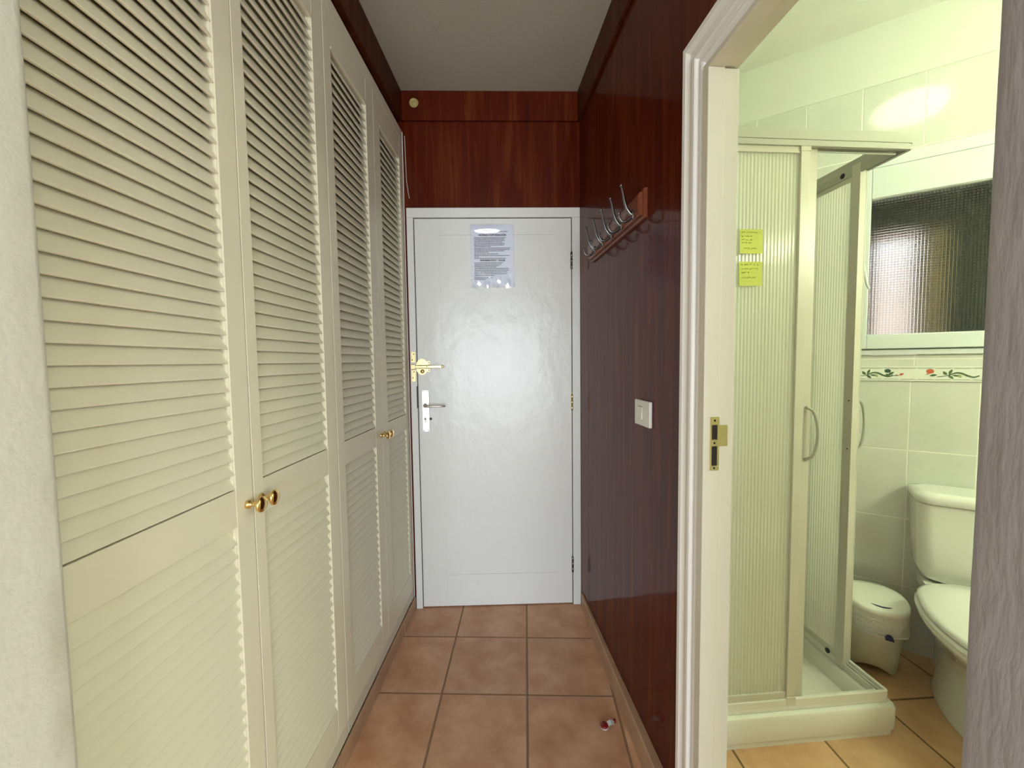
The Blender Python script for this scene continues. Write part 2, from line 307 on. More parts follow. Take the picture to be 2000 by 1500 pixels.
# ---------------------------------------------------------------- shell
b = MB(); b.prism([(-2.5, -4.2), (2.6, -4.2), (2.6, 0.2), (0.50, 0.2), (0.462, 0.72), (0.44, 1.0), (0.345, 2.065), (0.345, 2.2), (-2.5, 2.2)], -0.06, 0.0); struct(b.build('floor', M_floor))
b = MB(); b.prism([(0.50, 0.2), (2.6, 0.2), (2.6, 2.4), (0.345, 2.4), (0.345, 2.065), (0.44, 1.0), (0.462, 0.72)], -0.06, 0.0); struct(b.build('floor', M_bfloor))
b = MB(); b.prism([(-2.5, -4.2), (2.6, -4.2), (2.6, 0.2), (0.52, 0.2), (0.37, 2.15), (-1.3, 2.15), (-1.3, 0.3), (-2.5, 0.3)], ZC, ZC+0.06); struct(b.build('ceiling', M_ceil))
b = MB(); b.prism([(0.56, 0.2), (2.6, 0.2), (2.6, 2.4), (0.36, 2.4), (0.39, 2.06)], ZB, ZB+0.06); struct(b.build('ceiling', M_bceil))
# room behind the camera
b = MB(); b.box(-2.4, -1.15, -4.1, -4.0, 0, ZC); b.box(1.55, 2.5, -4.1, -4.0, 0, ZC); b.box(-1.15, 1.55, -4.1, -4.0, 2.27, ZC); b.box(-1.15, 1.55, -4.1, -4.0, 0, 0.12)
struct(b.build('wall_room_back', M_room))
b = MB(); b.box(-2.5, -2.4, -4.1, 0.26, 0, ZC); struct(b.build('wall_room_left', M_room))
b = MB(); b.box(2.4, 2.5, -4.1, -2.6, 0, ZC); b.box(2.4, 2.5, -0.9, 0.2, 0, ZC); b.box(2.4, 2.5, -2.6, -0.9, 0, 0.70); b.box(2.4, 2.5, -2.6, -0.9, 2.20, ZC); struct(b.build('wall_room_right', M_room))  # window opening invented for the added side fill

def rough_corner(name, m, x_edge, y_face0, y_edge, x_far, seed, amp=0.0022, rad=0.012):
    """plastered wall end whose vertical arris is hand finished"""
    rnd = random.Random(seed); sgn = 1 if x_edge > x_far else -1
    prof = [(x_far, y_face0), (x_edge, y_face0)]
    for k in range(7): prof.append((x_edge, y_face0 + (y_edge-rad-y_face0)*(k+1)/7))
    for k in range(1, 6):
        a = math.pi/2*k/5; prof.append((x_edge - sgn*rad*(1-math.cos(a)), y_edge - rad + rad*math.sin(a)))
    prof.append((x_far, y_edge)); rings = []; N = 170; w = [0.0]*len(prof); ph = [rnd.uniform(0, 6) for _ in range(6)]; drift = 0
    for i in range(N+1):
        z = ZC*i/N; ring = []
        drift = 0.75*drift + rnd.uniform(-1, 1)*amp*0.55
        for k, p in enumerate(prof):
            d = 0
            if 2 <= k < len(prof)-1:
                d = amp*0.7*(math.sin(z*3.1+ph[0]) + 0.6*math.sin(z*9.7+ph[1])) + drift + rnd.uniform(-1, 1)*amp*0.12
            ring.append((p[0]-sgn*(amp+d)*0.8, p[1]+(d*0.8 if k > 8 and k < len(prof)-1 else 0), z))
        rings.append(ring)
    b = MB(); b.loft(rings, smooth=True); return struct(b.build(name, m))
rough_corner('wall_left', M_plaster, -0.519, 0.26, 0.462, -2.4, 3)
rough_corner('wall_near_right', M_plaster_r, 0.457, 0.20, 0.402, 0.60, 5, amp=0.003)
b = MB(); b.box(0.60, 2.5, 0.20, 0.30, 0, ZB); struct(b.build('wall_bathroom_front', M_bceil))
b = MB(); b.box(-1.3, -1.22, 0.462, 2.15, 0, ZC); struct(b.build('wall_behind_cupboards', M_room))

# end wall (wood above the door, opening for the door)
b = MB(); b.box(-0.80, -0.008, 0, 0.10, 0, ZC); b.box(0.848, 0.92, 0, 0.10, 0, ZC); b.box(-0.008, 0.848, 0, 0.10, 2.023, ZC)
struct(b.build('wall_end', M_wood, frame=FE))
b = MB(); b.box(-0.018, 0.858, -0.014, -0.0005, 2.432, ZC-0.001)
struct(b.build('trim_1', M_wood, frame=FE))
# wooden right wall with the bathroom doorway
b = MB(); b.box(-0.06, 1.131, 0, 0.04, 0, ZC); b.box(1.131, 1.665, 0, 0.04, 1.905, ZC); struct(b.build('wall_right', M_wood, frame=FR))
b = MB(); b.box(0.02, 1.131, 0.0402, 0.05, 0, 2.68); b.box(1.131, 1.70, 0.0402, 0.05, 1.905, 2.68); struct(b.build('wall_bathroom_left', M_tile_lo, frame=FR))
b = MB(); b.box(0.0, 1.665, -0.013, -0.0005, 2.432, ZC-0.001); struct(b.build('trim_2', M_woodtrim, frame=FR, bevel=0.002))
# strip of wall over the cupboards and its cornice board
b = MB(); b.box(-0.0, 1.62, -0.06, -0.02, 2.386, ZC-0.001); struct(b.build('wall_over_cupboards', M_wood, frame=FL))
b = MB(); b.box(-0.0, 1.60, -0.0195, 0.004, 2.432, ZC-0.001); struct(b.build('trim_3', M_woodtrim, frame=FL, bevel=0.002))

# bathroom walls
def wallbox_with_hole(b, x0, x1, y0, y1, z0, z1, hx0, hx1, hz0, hz1, mi=0):
    b.box(x0, hx0, y0, y1, z0, z1, mi); b.box(hx1, x1, y0, y1, z0, z1, mi); b.box(hx0, hx1, y0, y1, z0, hz0, mi); b.box(hx0, hx1, y0, y1, hz1, z1, mi)
b = MB(); WX0, WX1 = -0.735, 0.98
b.box(WX0, WX1, 0, 0.12, 0, 1.168, 0); 
wallbox_with_hole(b, WX0, WX1, 0, 0.12, 1.168, 2.407, -0.235, 0.60, 1.275, 2.110, 1)
b.box(WX0, WX1, -0.003, 0.12, 2.407, ZB+0.03, 2)
struct(b.build('wall_bathroom_window', [M_tile_lo, M_tile_up, M_bpaint], frame=FW))
b = MB(); b.box(0.36, 1.075, 2.085, 2.18, 0, 1.168, 0); b.box(0.36, 1.075, 2.085, 2.18, 1.168, 2.407, 1); b.box(0.36, 1.075, 2.082, 2.18, 2.407, ZB+0.03, 2)
struct(b.build('wall_bathroom_back', [M_tile_lo, M_tile_up, M_bceil]))
b = MB(); b.box(2.45, 2.55, 0.2, 1.25, 0, ZB+0.03); struct(b.build('wall_bathroom_right', M_bceil))

# ---------------------------------------------------------------- skirtings
def wedge_skirt(name, frame, segs, m, out_sign):
    b = MB()
    for (s0, s1, t0, t1, h) in segs:          # base thickness at each end, small at the top
        g = 0.0012
        P = []
        for s, t in ((s0+g, t0), (s1-g, t1)):
            P += [(s, 0.0002*out_sign, 0.0005), (s, out_sign*t, 0.0005), (s, out_sign*(t*0.85+0.001), h-0.006), (s, out_sign*max(t*0.75, 0.006), h), (s, 0.0002*out_sign, h)]
        n = 5
        b.add(P, [tuple(range(n)), tuple(range(2*n-1, n-1, -1))] + [(i, (i+1) % n, n+(i+1) % n, n+i) for i in range(n)])
    return struct(b.build(name, m, frame=frame, bevel=0.001))
wedge_skirt('baseboard_right', FR, [(0.03, 0.29, 0.006, 0.019, 0.078), (0.29, 0.61, 0.019, 0.026, 0.078), (0.61, 0.94, 0.026, 0.034, 0.079), (0.945, 1.036, 0.030, 0.034, 0.076)], M_skirt, -1)
wedge_skirt('baseboard_left', FL, [(0.012, 0.21, 0.010, 0.010, 0.062), (0.21, 0.53, 0.008, 0.010, 0.063), (0.53, 0.86, 0.012, 0.008, 0.062), (0.86, 1.19, 0.009, 0.010, 0.064), (1.19, 1.55, 0.009, 0.010, 0.062)], M_skirt, 1)

# ---------------------------------------------------------------- louvred wardrobes
def louver_rows(b, x0, x1, z0, z1, pitch_=0.0281):
    n = max(1, int(round((z1-z0)/pitch_))); p = (z1-z0)/n
    for k in range(n):
        z = z0 + k*p
        j = random.uniform(-0.0006, 0.0006)
        pr = [(-0.0022+j, z+0.0012), (-0.0010+j, z+0.0030), (-0.0030+j, z+0.0068), (-0.0175, z+p+0.0070), (-0.0210, z+p+0.0034), (-0.0065+j, z+0.0012)]
        m = len(pr); vs = [(x, y, zz) for x in (x0, x1) for y, zz in pr]
        b.add(vs, [tuple(range(m)), tuple(range(2*m-1, m-1, -1))] + [(i, (i+1) % m, m+(i+1) % m, m+i) for i in range(m)])
def louver_door(parent, sf, sn, stf, stn, knob_s):
    """sf, sn: far and near edges; stf, stn: stile widths"""
    g = 0.0014; b = MB(); x0, x1 = sf+g, sn-g; D = -0.0255
    b.box(x0, sf+stf, D, 0, 0.110, 2.338); b.box(sn-stn, x1, D, 0, 0.110, 2.338)
    for z0, z1 in ((0.110, 0.205), (0.940, 1.0160), (2.236, 2.338)): b.box(sf+stf-0.0003, sn-stn+0.0003, D, -0.0004, z0, z1)
    # thin bead round each louvre field
    for z0, z1 in ((0.205, 0.940), (1.016, 2.236)):
        b.box(sf+stf, sf+stf+0.0022, -0.010, -0.0040, z0, z1)
        b.box(sf+stf, sn-stn, -0.008, 0.0012, z1-0.004, z1+0.004) if z1 > 2 else None
        louver_rows(b, sf+stf+0.0005, sn-stn+0.0020, z0+0.001, z1-0.010)
    d = b.build('door', M_cup, parent, bevel=0.0008, seg=1)
    k = MB(); prof = [(0.0001, 0.0), (0.0095, 0.0), (0.0098, 0.0035), (0.0075, 0.0065), (0.0048, 0.009), (0.0042, 0.017), (0.0055, 0.021), (0.0125, 0.024), (0.0165, 0.028), (0.0172, 0.031), (0.0150, 0.034), (0.0085, 0.0362), (0.0001, 0.0368)]
    k.lathe(prof, (knob_s, 0, 0.976), 'y', n=32, cap=False); k.build('knob', M_brass, d)
    return d
def wardrobe(s_far, s_mid, s_near, st, label):
    t = thing('wardrobe', label, 'wardrobe', FL, 'louvred wardrobes along the corridor')
    b = MB(); D = -0.60
    b.box(s_far+0.001, s_far+0.018, D, -0.028, 0.066, 2.384); b.box(s_near-0.019, s_near-0.001, D, -0.028, 0.066, 2.384)
    b.box(s_far+0.018, s_near-0.019, D, D+0.012, 0.066, 2.384)
    b.box(s_far+0.018, s_near-0.019, D+0.012, -0.028, 0.066, 0.104); b.box(s_far+0.018, s_near-0.019, D+0.012, -0.028, 2.345, 2.384)
    b.box(s_mid-0.012, s_mid+0.012, -0.05, -0.029, 0.104, 2.345)
    b.build('carcass', M_cup, t, bevel=0.001, seg=1)
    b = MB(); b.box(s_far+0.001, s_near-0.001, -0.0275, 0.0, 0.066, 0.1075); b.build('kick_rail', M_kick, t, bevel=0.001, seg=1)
    b = MB(); b.box(s_far+0.001, s_near-0.001, -0.0275, 0.0005, 2.3405, 2.385); b.build('top_rail', M_cup, t, bevel=0.001, seg=1)
    louver_door(t, s_far, s_mid, st[0], st[1], s_mid-0.024)
    louver_door(t, s_mid, s_near, st[2], st[3], s_mid+0.020)
    return t
wardrobe(0.010, 0.395, 0.7895, (0.055, 0.070, 0.072, 0.048), 'far cream louvred wardrobe with brass knobs, next to the white entrance door')
wardrobe(0.7915, 1.183, 1.575, (0.062, 0.034, 0.052, 0.028), 'near cream louvred wardrobe with brass knobs, beside the left plaster wall edge')
b = MB(); b.box(-0.004, 0.009, -0.30, 0.002, 0.0, 2.384); o = struct(b.build('trim_4', M_white, frame=FL, bevel=0.001))

# ---------------------------------------------------------------- entrance door
t = thing('door_1', 'white glossy entrance door with brass bolt and lever handle at the corridor end', 'door', FE)
t['kind'] = 'structure'
b = MB()
b.box(-0.006, 0.026, -0.010, 0.075, 0, 1.975); b.box(0.806, 0.846, -0.010, 0.075, 0, 1.975); b.box(-0.006, 0.846, -0.010, 0.075, 1.9755, 2.022)
b.box(0.026, 0.036, 0.046, 0.075, 0, 1.975); b.box(0.796, 0.806, 0.046, 0.075, 0, 1.975)
b.build('door_frame', M_door, t, bevel=0.002)
b = MB()
LX0, LX1, LZ0, LZ1 = 0.0300, 0.8020, 0.006, 1.9710
# leaf built of stiles, rails and a flat panel so that the joints read as hairlines
g = 0.0009
px0, px1, pz0, pz1 = 0.152, 0.728, 0.172, 1.892
b.box(LX0, px0-0.0003, -0.002, 0.040, LZ0, LZ1); b.box(px1, LX1, -0.002, 0.040, LZ0, LZ1)
b.box(px0, px1, -0.002, 0.040, LZ0, pz0-g); b.box(px0, px1, -0.002, 0.040, pz1+g, LZ1); b.box(px0, px1, -0.002, 0.038, pz0, pz1)
b.box(LX0+0.002, LX1-0.002, 0.001, 0.036, LZ0+0.002, LZ1-0.002)
leaf = b.build('door_leaf', M_door, t)
# black strips standing in for the shade in the door gaps
b = MB(); b.box(0.0262, 0.0298, 0.012, 0.030, 0.0, 1.973); b.box(0.8022, 0.8058, 0.012, 0.030, 0.0, 1.973); b.box(0.03, 0.802, 0.012, 0.030, 1.9712, 1.9752)
b.box(0.0225, 0.0298, -0.0112, 0.001, 1.040, 1.150)
b.build('gap_shade_strips', M_black, t)
for zc in (1.765, 1.058, 0.215):
    b = MB()
    for k in range(3): b.lathe([(0.0001, 0), (0.0058, 0), (0.0058, 0.026), (0.0001, 0.026)], (0.804, -0.0065, zc-0.042+k*0.028), 'z', n=12, cap=False)
    b.lathe([(0.0001, 0), (0.0035, 0.001), (0.004, 0.005), (0.0001, 0.008)], (0.804, -0.0065, zc+0.043), 'z', n=10, cap=False)
    b.build('hinge', M_brass_pale if zc < 1.5 and zc > 1 else M_steel, t)
# lever handle on its long plate
b = MB(); b.box(0.0465, 0.0830, -0.0065, -0.0024, 0.918, 1.130); plate = b.build('handle_plate', M_alu, t, bevel=0.0015)
b = MB(); b.lathe([(0.0001, 0.0), (0.0115, 0), (0.011, 0.012), (0.009, 0.016), (0.0001, 0.016)], (0.065, -0.0066, 1.052), '-y', n=20, cap=False)
b.tube([(0.065, -0.020, 1.052), (0.065, -0.038, 1.052), (0.070, -0.046, 1.052), (0.082, -0.049, 1.052), (0.12, -0.049, 1.052), (0.160, -0.047, 1.051), (0.166, -0.042, 1.051)], [0.007, 0.007, 0.0068, 0.0062, 0.0055, 0.005, 0.004], n=12)
b.build('lever', M_alu, plate)
b = MB(); b.lathe([(0.0001, 0), (0.0085, 0), (0.0085, 0.006), (0.0001, 0.006)], (0.065, -0.0066, 0.985), '-y', n=20, cap=False); b.box(0.0605, 0.0695, -0.0124, -0.0066, 0.960, 0.982)
b.build('lock_cylinder', M_alu, plate, bevel=0.0006)
b = MB(); b.lathe([(0.0001, 0), (0.0035, 0), (0.0035, 0.0009), (0.0001, 0.0009)], (0.065, -0.0128, 0.986), '-y', n=10, cap=False); b.box(0.0641, 0.0659, -0.0136, -0.0126, 0.966, 0.980)
for x in (0.053, 0.077):
    for z in (0.924, 1.124): b.lathe([(0.0001, 0), (0.0022, 0), (0.0018, 0.0008), (0.0001, 0.0008)], (x, -0.0066, z), '-y', n=10, cap=False)
b.build('keyhole_and_screws', M_dark, plate)
b = MB(); b.lathe([(0.0001, 0), (0.007, 0), (0.006, 0.007), (0.0001, 0.008)], (0.0885, -0.0024, 0.984), '-y', n=16, cap=False); b.build('thumb_turn', M_steel, leaf)
# brass bolt
b = MB()
b.box(0.0385, 0.0725, -0.0050, -0.0024, 1.2145, 1.2785)
b.prism([(0.052+0.030*math.cos(a), 1.2465+0.0405*math.sin(a)) for a in [math.radians(x) for x in range(0, 360, 15)]], -0.0090, -0.0024, axis='y')
b.box(0.076, 0.0905, -0.0050, -0.0024, 1.2205, 1.2365); b.box(0.076, 0.0905, -0.0050, -0.0024, 1.2575, 1.2750)
b.box(0.030, 0.0905, -0.0140, -0.0085, 1.2375, 1.2395); b.box(0.030, 0.0905, -0.0140, -0.0085, 1.2535, 1.2555)
bolt = b.build('brass_bolt', M_brass_pale, leaf, bevel=0.001)
b = MB(); b.box(0.012, 0.155, -0.0235, -0.0142, 1.2395, 1.2535); b.lathe([(0.0001, 0), (0.0070, 0), (0.0070, 0.010), (0.0001, 0.011)], (0.155, -0.0138, 1.2465), '-y', n=18, cap=False); b.build('bolt_bar', M_brass_pale, bolt, bevel=0.002)
b = MB(); b.lathe([(0.0001, 0), (0.0105, 0), (0.0095, 0.004), (0.0001, 0.0045)], (0.054, -0.009, 1.2235), '-y', n=20, cap=False); b.build('bolt_cylinder', M_brass, bolt)
b = MB()
for x, z in ((0.0425, 1.2250), (0.0425, 1.2700), (0.0845, 1.2285), (0.0845, 1.2665), (0.078, 1.2465)): b.lathe([(0.0001, 0), (0.0028, 0), (0.0022, 0.001), (0.0001, 0.001)], (x, -0.0052 if x != 0.078 else -0.0236, z), '-y', n=10, cap=False)
b.build('screw_heads', M_dark, bolt)
b = MB(); b.box(0.000, 0.0215, -0.0140, -0.0105, 1.268, 1.322); b.box(0.000, 0.0215, -0.0140, -0.0105, 1.172, 1.232); b.box(0.000, 0.0215, -0.0270, -0.0105, 1.2345, 1.2375); b.box(0.000, 0.0215, -0.0270, -0.0105, 1.2555, 1.2585); b.box(0.000, 0.0215, -0.0270, -0.0245, 1.2345, 1.2585)
kp = b.build('bolt_keeper', M_brass_pale, t, bevel=0.0008)
b = MB()
for x, z in ((0.013, 1.310), (0.006, 1.281), (0.013, 1.222), (0.006, 1.192)): b.lathe([(0.0001, 0), (0.0028, 0), (0.0022, 0.001), (0.0001, 0.001)], (x, -0.0141, z), '-y', n=10, cap=False)
b.build('screw_heads', M_dark, kp)

# notice in a plastic sleeve on the door
NX, NZ = 0.306, 1.640
t = thing('notice_sheet', 'printed white information sheet in a clear plastic sleeve taped on the entrance door', 'notice', sub(FE, NX, -0.0034, NZ))
b = MB(); b.box(0.002, 0.206, -0.0008, 0, 0.002, 0.300); b.build('paper', M_paper, t)
def text_mesh(name, txt, size, x, y, z, m, parent, bold=0.0, maxw=None, depth=0.0002):
    cu = bpy.data.curves.new(name, 'FONT'); cu.body = txt; cu.size = size; cu.align_x = 'CENTER'; cu.offset = bold; cu.extrude = depth
    o = bpy.data.objects.new(name, cu); COL.objects.link(o); bpy.context.view_layer.update()
    me = bpy.data.meshes.new_from_object(o.evaluated_get(bpy.context.evaluated_depsgraph_get())); bpy.data.objects.remove(o)
    w = max(v.co.x for v in me.vertices)-min(v.co.x for v in me.vertices); k = min(1, maxw/w) if maxw else 1
    for v in me.vertices: v.co = Vector((x+v.co.x*k, y-v.co.z, z+v.co.y))
    me.materials.clear(); me.materials.append(m); r = bpy.data.objects.new(name, me); COL.objects.link(r); r.parent = parent; return r
text_mesh('heading', 'NORMAS E INFORMACIÓN', 0.0115, 0.106, -0.0012, 0.2475, M_ink, t, bold=0.0006, maxw=0.135)
text_mesh('heading', 'INFORMATION & RULES', 0.0115, 0.106, -0.0012, 0.1245, M_ink, t, bold=0.0006, maxw=0.125)
b = MB(); rnd = random.Random(11)
def textlines(z, n, x0, x1, dz, last=1.0):
    for k in range(n):
        zz = z-k*dz; xe = x0+(x1-x0)*(rnd.uniform(0.80, 1.0) if k < n-1 else last); x = x0
        while x < xe:
            w = rnd.uniform(0.004, 0.013); b.box(x, min(x+w, xe), -0.00125, -0.0009, zz, zz+0.0030); x += w+0.0016
textlines(0.2665, 1, 0.110, 0.184, 0.0068, 0.97); textlines(0.237, 4, 0.016, 0.190, 0.0068, 0.80); textlines(0.2085, 3, 0.016, 0.196, 0.0068, 0.45); textlines(0.1865, 4, 0.016, 0.196, 0.0068, 0.40)
textlines(0.158, 1, 0.016, 0.196, 0.0068, 0.65); textlines(0.150, 2, 0.016, 0.190, 0.0066, 0.12); textlines(0.1365, 1, 0.016, 0.180, 0.0068, 0.95)
textlines(0.1145, 4, 0.016, 0.170, 0.0068, 0.7); textlines(0.087, 5, 0.016, 0.194, 0.0085, 0.55); textlines(0.042, 2, 0.016, 0.12, 0.0075, 0.5)
b.build('body_text', M_ink, t)
b = MB(); NXs, NZs = 26, 38; rows = []
for i in range(NZs+1):
    r = []
    for j in range(NXs+1):
        x = 0.218*j/NXs-0.004; z = 0.308*i/NZs-0.004; y = -0.0022
        if i < 12: y -= 0.0045*((12-i)/12.0)*abs(math.sin(j*0.75+i*0.33)+0.6*math.sin(j*0.31-i*0.6)) 
        if i > 33: y -= 0.006*math.sin(math.pi*min(1, (j/NXs)/0.78))*math.sin(math.pi*(i-33)/5.0) if j/NXs < 0.78 else 0
        r.append((x + (0.003*math.sin(i*0.9) if j in (0, NXs) and i < 8 else 0), y, z - (0.004*abs(math.sin(j*0.5)) if i == 0 else 0)))
    rows.append(r)
b.loft(rows, smooth=True, cap0=False, cap1=False, closed=False); b.build('plastic_sleeve', M_film, t)

# round cap and loose cable above the cupboards
b = MB(); b.lathe([(0.0001, 0), (0.021, 0), (0.0225, 0.003), (0.021, 0.006), (0.0165, 0.007), (0.0155, 0.005), (0.008, 0.0045), (0.006, 0.008), (0.0001, 0.009)], (0, 0, 0), '-y', n=28, cap=False)
tag(b.build('cable_outlet_cap', M_cap, frame=sub(FE, 0.046, -0.0145, 2.510)), 'small round yellowed cap on the dark wood in the upper left corner', 'wall cap')
b = MB(); b.tube([(-0.004, -0.010, 2.36), (-0.002, -0.011, 2.25), (0.000, -0.010, 2.15), (0.006, -0.010, 2.10), (0.010, -0.013, 2.075), (0.012, -0.012, 2.065)], 0.0016, n=8)
tag(b.build('loose_cable', M_cable, frame=sub(FE, 0.0, 0.0)), 'thin loose white cable hanging beside the far wardrobe above the door', 'cable')

# ---------------------------------------------------------------- coat rack
t = thing('coat_rack', 'wooden coat rack with five metal double hooks on the red wood wall', 'coat rack', sub(FR, 0, -0.0003, 0))
b = MB()
b.prism([(0.0, 1.699), (-0.009, 1.699), (-0.012, 1.703), (-0.012, 1.783), (-0.009, 1.787), (0.0, 1.787)], 0.235, 0.800, axis='x')
b.prism([(-0.012, 1.708), (-0.021, 1.708), (-0.027, 1.716), (-0.027, 1.766), (-0.021, 1.776), (-0.012, 1.776)], 0.243, 0.792, axis='x')
b.build('board', M_rackwood, t, bevel=0.001)
for s in (0.752, 0.650, 0.548, 0.446, 0.344):
    b = MB(); y0 = -0.0272
    b.sphere((s, y0-0.001, 1.722), 0.011, 14, 8, (0.75, 0.35, 1.7))
    b.tube([(s, y0-0.002, 1.722), (s, y0-0.010, 1.728), (s, y0-0.020, 1.742), (s, y0-0.027, 1.765), (s, y0-0.031, 1.788), (s, y0-0.036, 1.806)], [0.0058, 0.0060, 0.0055, 0.0045, 0.0035, 0.0028], n=12)
    b.sphere((s, y0-0.037, 1.811), 0.0052)
    b.tube([(s, y0-0.004, 1.716), (s, y0-0.014, 1.706), (s, y0-0.026, 1.700), (s, y0-0.037, 1.703), (s, y0-0.043, 1.712), (s, y0-0.044, 1.722)], [0.0052, 0.0050, 0.0042, 0.0036, 0.0032, 0.0028], n=12)
    b.sphere((s, y0-0.044, 1.726), 0.0050)
    b.build('hook', M_steel, t)

# ---------------------------------------------------------------- light switch
t = thing('light_switch', 'white rocker light switch on the red wood wall', 'light switch', sub(FR, 0.735, -0.0003, 1.062))
b = MB(); b.box(0, 0.112, -0.011, 0, 0, 0.080); b.build('plate', M_switch, t, bevel=0.0035, seg=3)
b = MB(); b.prism([(-0.0112, 0.020), (-0.0150, 0.020), (-0.0125, 0.060), (-0.0112, 0.060)], 0.030, 0.062, axis='x'); b.build('rocker', M_switch, t, bevel=0.0008)
for z0, z1 in ((0.0595, 0.0612), (0.0188, 0.0200)):
    b = MB(); b.box(0.029, 0.063, -0.0115, -0.0110, z0, z1); b.build('rocker_gap', M_dark, t)

# ---------------------------------------------------------------- bathroom door casing and jambs
prof = [(0.0, 0.0), (0.0, 0.017), (0.004, 0.0205), (0.016, 0.0205), (0.019, 0.0185), (0.026, 0.0135), (0.036, 0.0115), (0.043, 0.0135), (0.045, 0.0185), (0.049, 0.0215), (0.058, 0.0215), (0.061, 0.019), (0.063, 0.0125), (0.068, 0.011), (0.070, 0.0155), (0.078, 0.0165), (0.083, 0.0145), (0.086, 0.0105), (0.092, 0.0095), (0.097, 0.0135), (0.104, 0.0135), (0.110, 0.009), (0.110, 0.0)]
def casing(frame):
    b = MB(); S0, Z0, S1 = 1.040, 2.004, 1.668
    r0 = [(S0+w, -h, 0.0) for w, h in prof]; r1 = [(S0+w, -h, Z0-w) for w, h in prof]; r2 = [(S1, -h, Z0-w) for w, h in prof]
    b.loft([r0, r1], smooth=False); b.loft([r1, r2], smooth=False)
    return b.build('trim_5', M_white, frame=frame)
struct(casing(sub(FR, 0, -0.0003)))
b = MB()
b.box(1.1315, 1.1525, -0.0200, 0.0180, 0, 1.892); b.box(1.1315, 1.1495, 0.0180, 0.052, 0, 1.892)
b.box(1.1315, 1.668, -0.0200, 0.0180, 1.8925, 1.9045); b.box(1.1315, 1.668, 0.0180, 0.052, 1.8955, 1.9045)
b.box(1.640, 1.668, -0.005, 0.052, 0, 1.8925)
jb = struct(b.build('trim_6', M_jamb, frame=FR, bevel=0.0015))
t = thing('strike_plate', 'brass strike plate with two slots on the bathroom door jamb', 'strike plate', sub(FR, 1.1526, 0, 0))
b = MB(); sp = [(0.0000, 1.018), (0.0220, 1.018), (0.0220, 1.139), (0.0000, 1.139)]; x1 = 0.0018
for (y0, y1, z0, z1) in ((0.0, 0.0035, 1.018, 1.139), (0.0165, 0.021, 1.018, 1.139), (0.0035, 0.0165, 1.018, 1.029), (0.0035, 0.0165, 1.073, 1.088), (0.0035, 0.0165, 1.121, 1.139)):
    b.box(0.0, x1, y0-0.0045, y1-0.0045, z0, z1)
b.box(-0.002, x1, 0.0165, 0.036, 1.073, 1.120)
b.build('plate', M_brass_pale, t)
for z0, z1 in ((1.029, 1.073), (1.088, 1.121)):
    b = MB(); b.box(0.0001, 0.0006, -0.001, 0.012, z0, z1); b.build('slot', M_dark, t)
for z in (1.0235, 1.0805, 1.131):
    b = MB(); b.lathe([(0.0001, 0), (0.0026, 0), (0.0020, 0.0009), (0.0001, 0.0009)], (x1, 0.0055, z), 'x', n=10, cap=False)
    b.build('screw', M_dark, t)
b = MB(); b.box(1.131, 1.64, 0.0, 0.05, 0.0003, 0.003); struct(b.build('trim_7', M_skirt, frame=FR))

# ---------------------------------------------------------------- red cap on the floor
t = thing('plastic_seal', 'small dark red round seal with a pale strip lying against the right skirting', 'seal', fr((0.305, 1.335), math.radians(14)))
b = MB(); b.lathe([(0.0001, 0.0005), (0.0135, 0.0005), (0.0145, 0.0025), (0.0001, 0.003)], (0, 0, 0), 'z', n=28, cap=False); b.build('white_rim', M_tagm, t)['label'] = 'pale rim under the red disc'
b = MB(); b.lathe([(0.0001, 0.0032), (0.0135, 0.0032), (0.0138, 0.0085), (0.0118, 0.0100), (0.0001, 0.0095)], (0, 0.001, 0), 'z', n=28, cap=False); b.build('disc', M_red, t)
b = MB(); b.loft([[(0.012, -0.009, 0.008), (0.012, 0.006, 0.011), (0.012, 0.006, 0.012), (0.012, -0.009, 0.009)], [(0.024, -0.008, 0.010), (0.024, 0.006, 0.0145), (0.024, 0.006, 0.0155), (0.024, -0.008, 0.011)], [(0.037, -0.004, 0.004), (0.037, 0.008, 0.009), (0.037, 0.008, 0.010), (0.037, -0.004, 0.005)]], smooth=False)
b.build('strip', M_tagm, t)['label'] = 'pale grey paper strip'
b = MB(); b.lathe([(0.0001, 0.0003), (0.0062, 0.0003), (0.0066, 0.006), (0.005, 0.0085), (0.0001, 0.0085)], (0.0425, 0.010, 0), 'z', n=18, cap=False); b.build('small_end', M_red, t)

# ---------------------------------------------------------------- shower
t = thing('shower_tray', 'white square shower tray on the tiled bathroom floor', 'shower tray', FS)
U0, U1, V0, V1 = -0.800, 0.0, 0.0, 0.70
def rrect(x0, x1, y0, y1, r, n=6, cut=0):
    pts = []
    for cx, cy, a0 in ((x1-r, y0+r, -90), (x1-r, y1-r, 0), (x0+r, y1-r, 90), (x0+r, y0+r, 180)):
        for k in range(n+1):
            a = math.radians(a0+90*k/n); pts.append((cx+r*math.cos(a), cy+r*math.sin(a)))
    return pts
def ring(x0, x1, y0, y1, r, z): return [(p[0], p[1], z) for p in rrect(x0, x1, y0, y1, r)]
b = MB()
e = 0.0
b.loft([ring(U0, U1-0.006, 0.006, V1, 0.020, 0.0), ring(U0, U1-0.006, 0.006, V1, 0.020, 0.020), ring(U0, U1-0.001, 0.001, V1, 0.022, 0.022), ring(U0, U1, 0.0, V1, 0.022, 0.026), ring(U0, U1, 0.0, V1, 0.022, 0.094), ring(U0, U1-0.004, 0.004, V1, 0.022, 0.102),
        ring(U0+0.02, U1-0.016, 0.016, V1-0.02, 0.020, 0.105), ring(U0+0.02, U1-0.050, 0.050, V1-0.02, 0.020, 0.105), ring(U0+0.04, U1-0.060, 0.060, V1-0.04, 0.030, 0.098), ring(U0+0.07, U1-0.078, 0.078, V1-0.07, 0.05, 0.052), ring(U0+0.10, U1-0.12, 0.12, V1-0.10, 0.05, 0.046)], smooth=True)
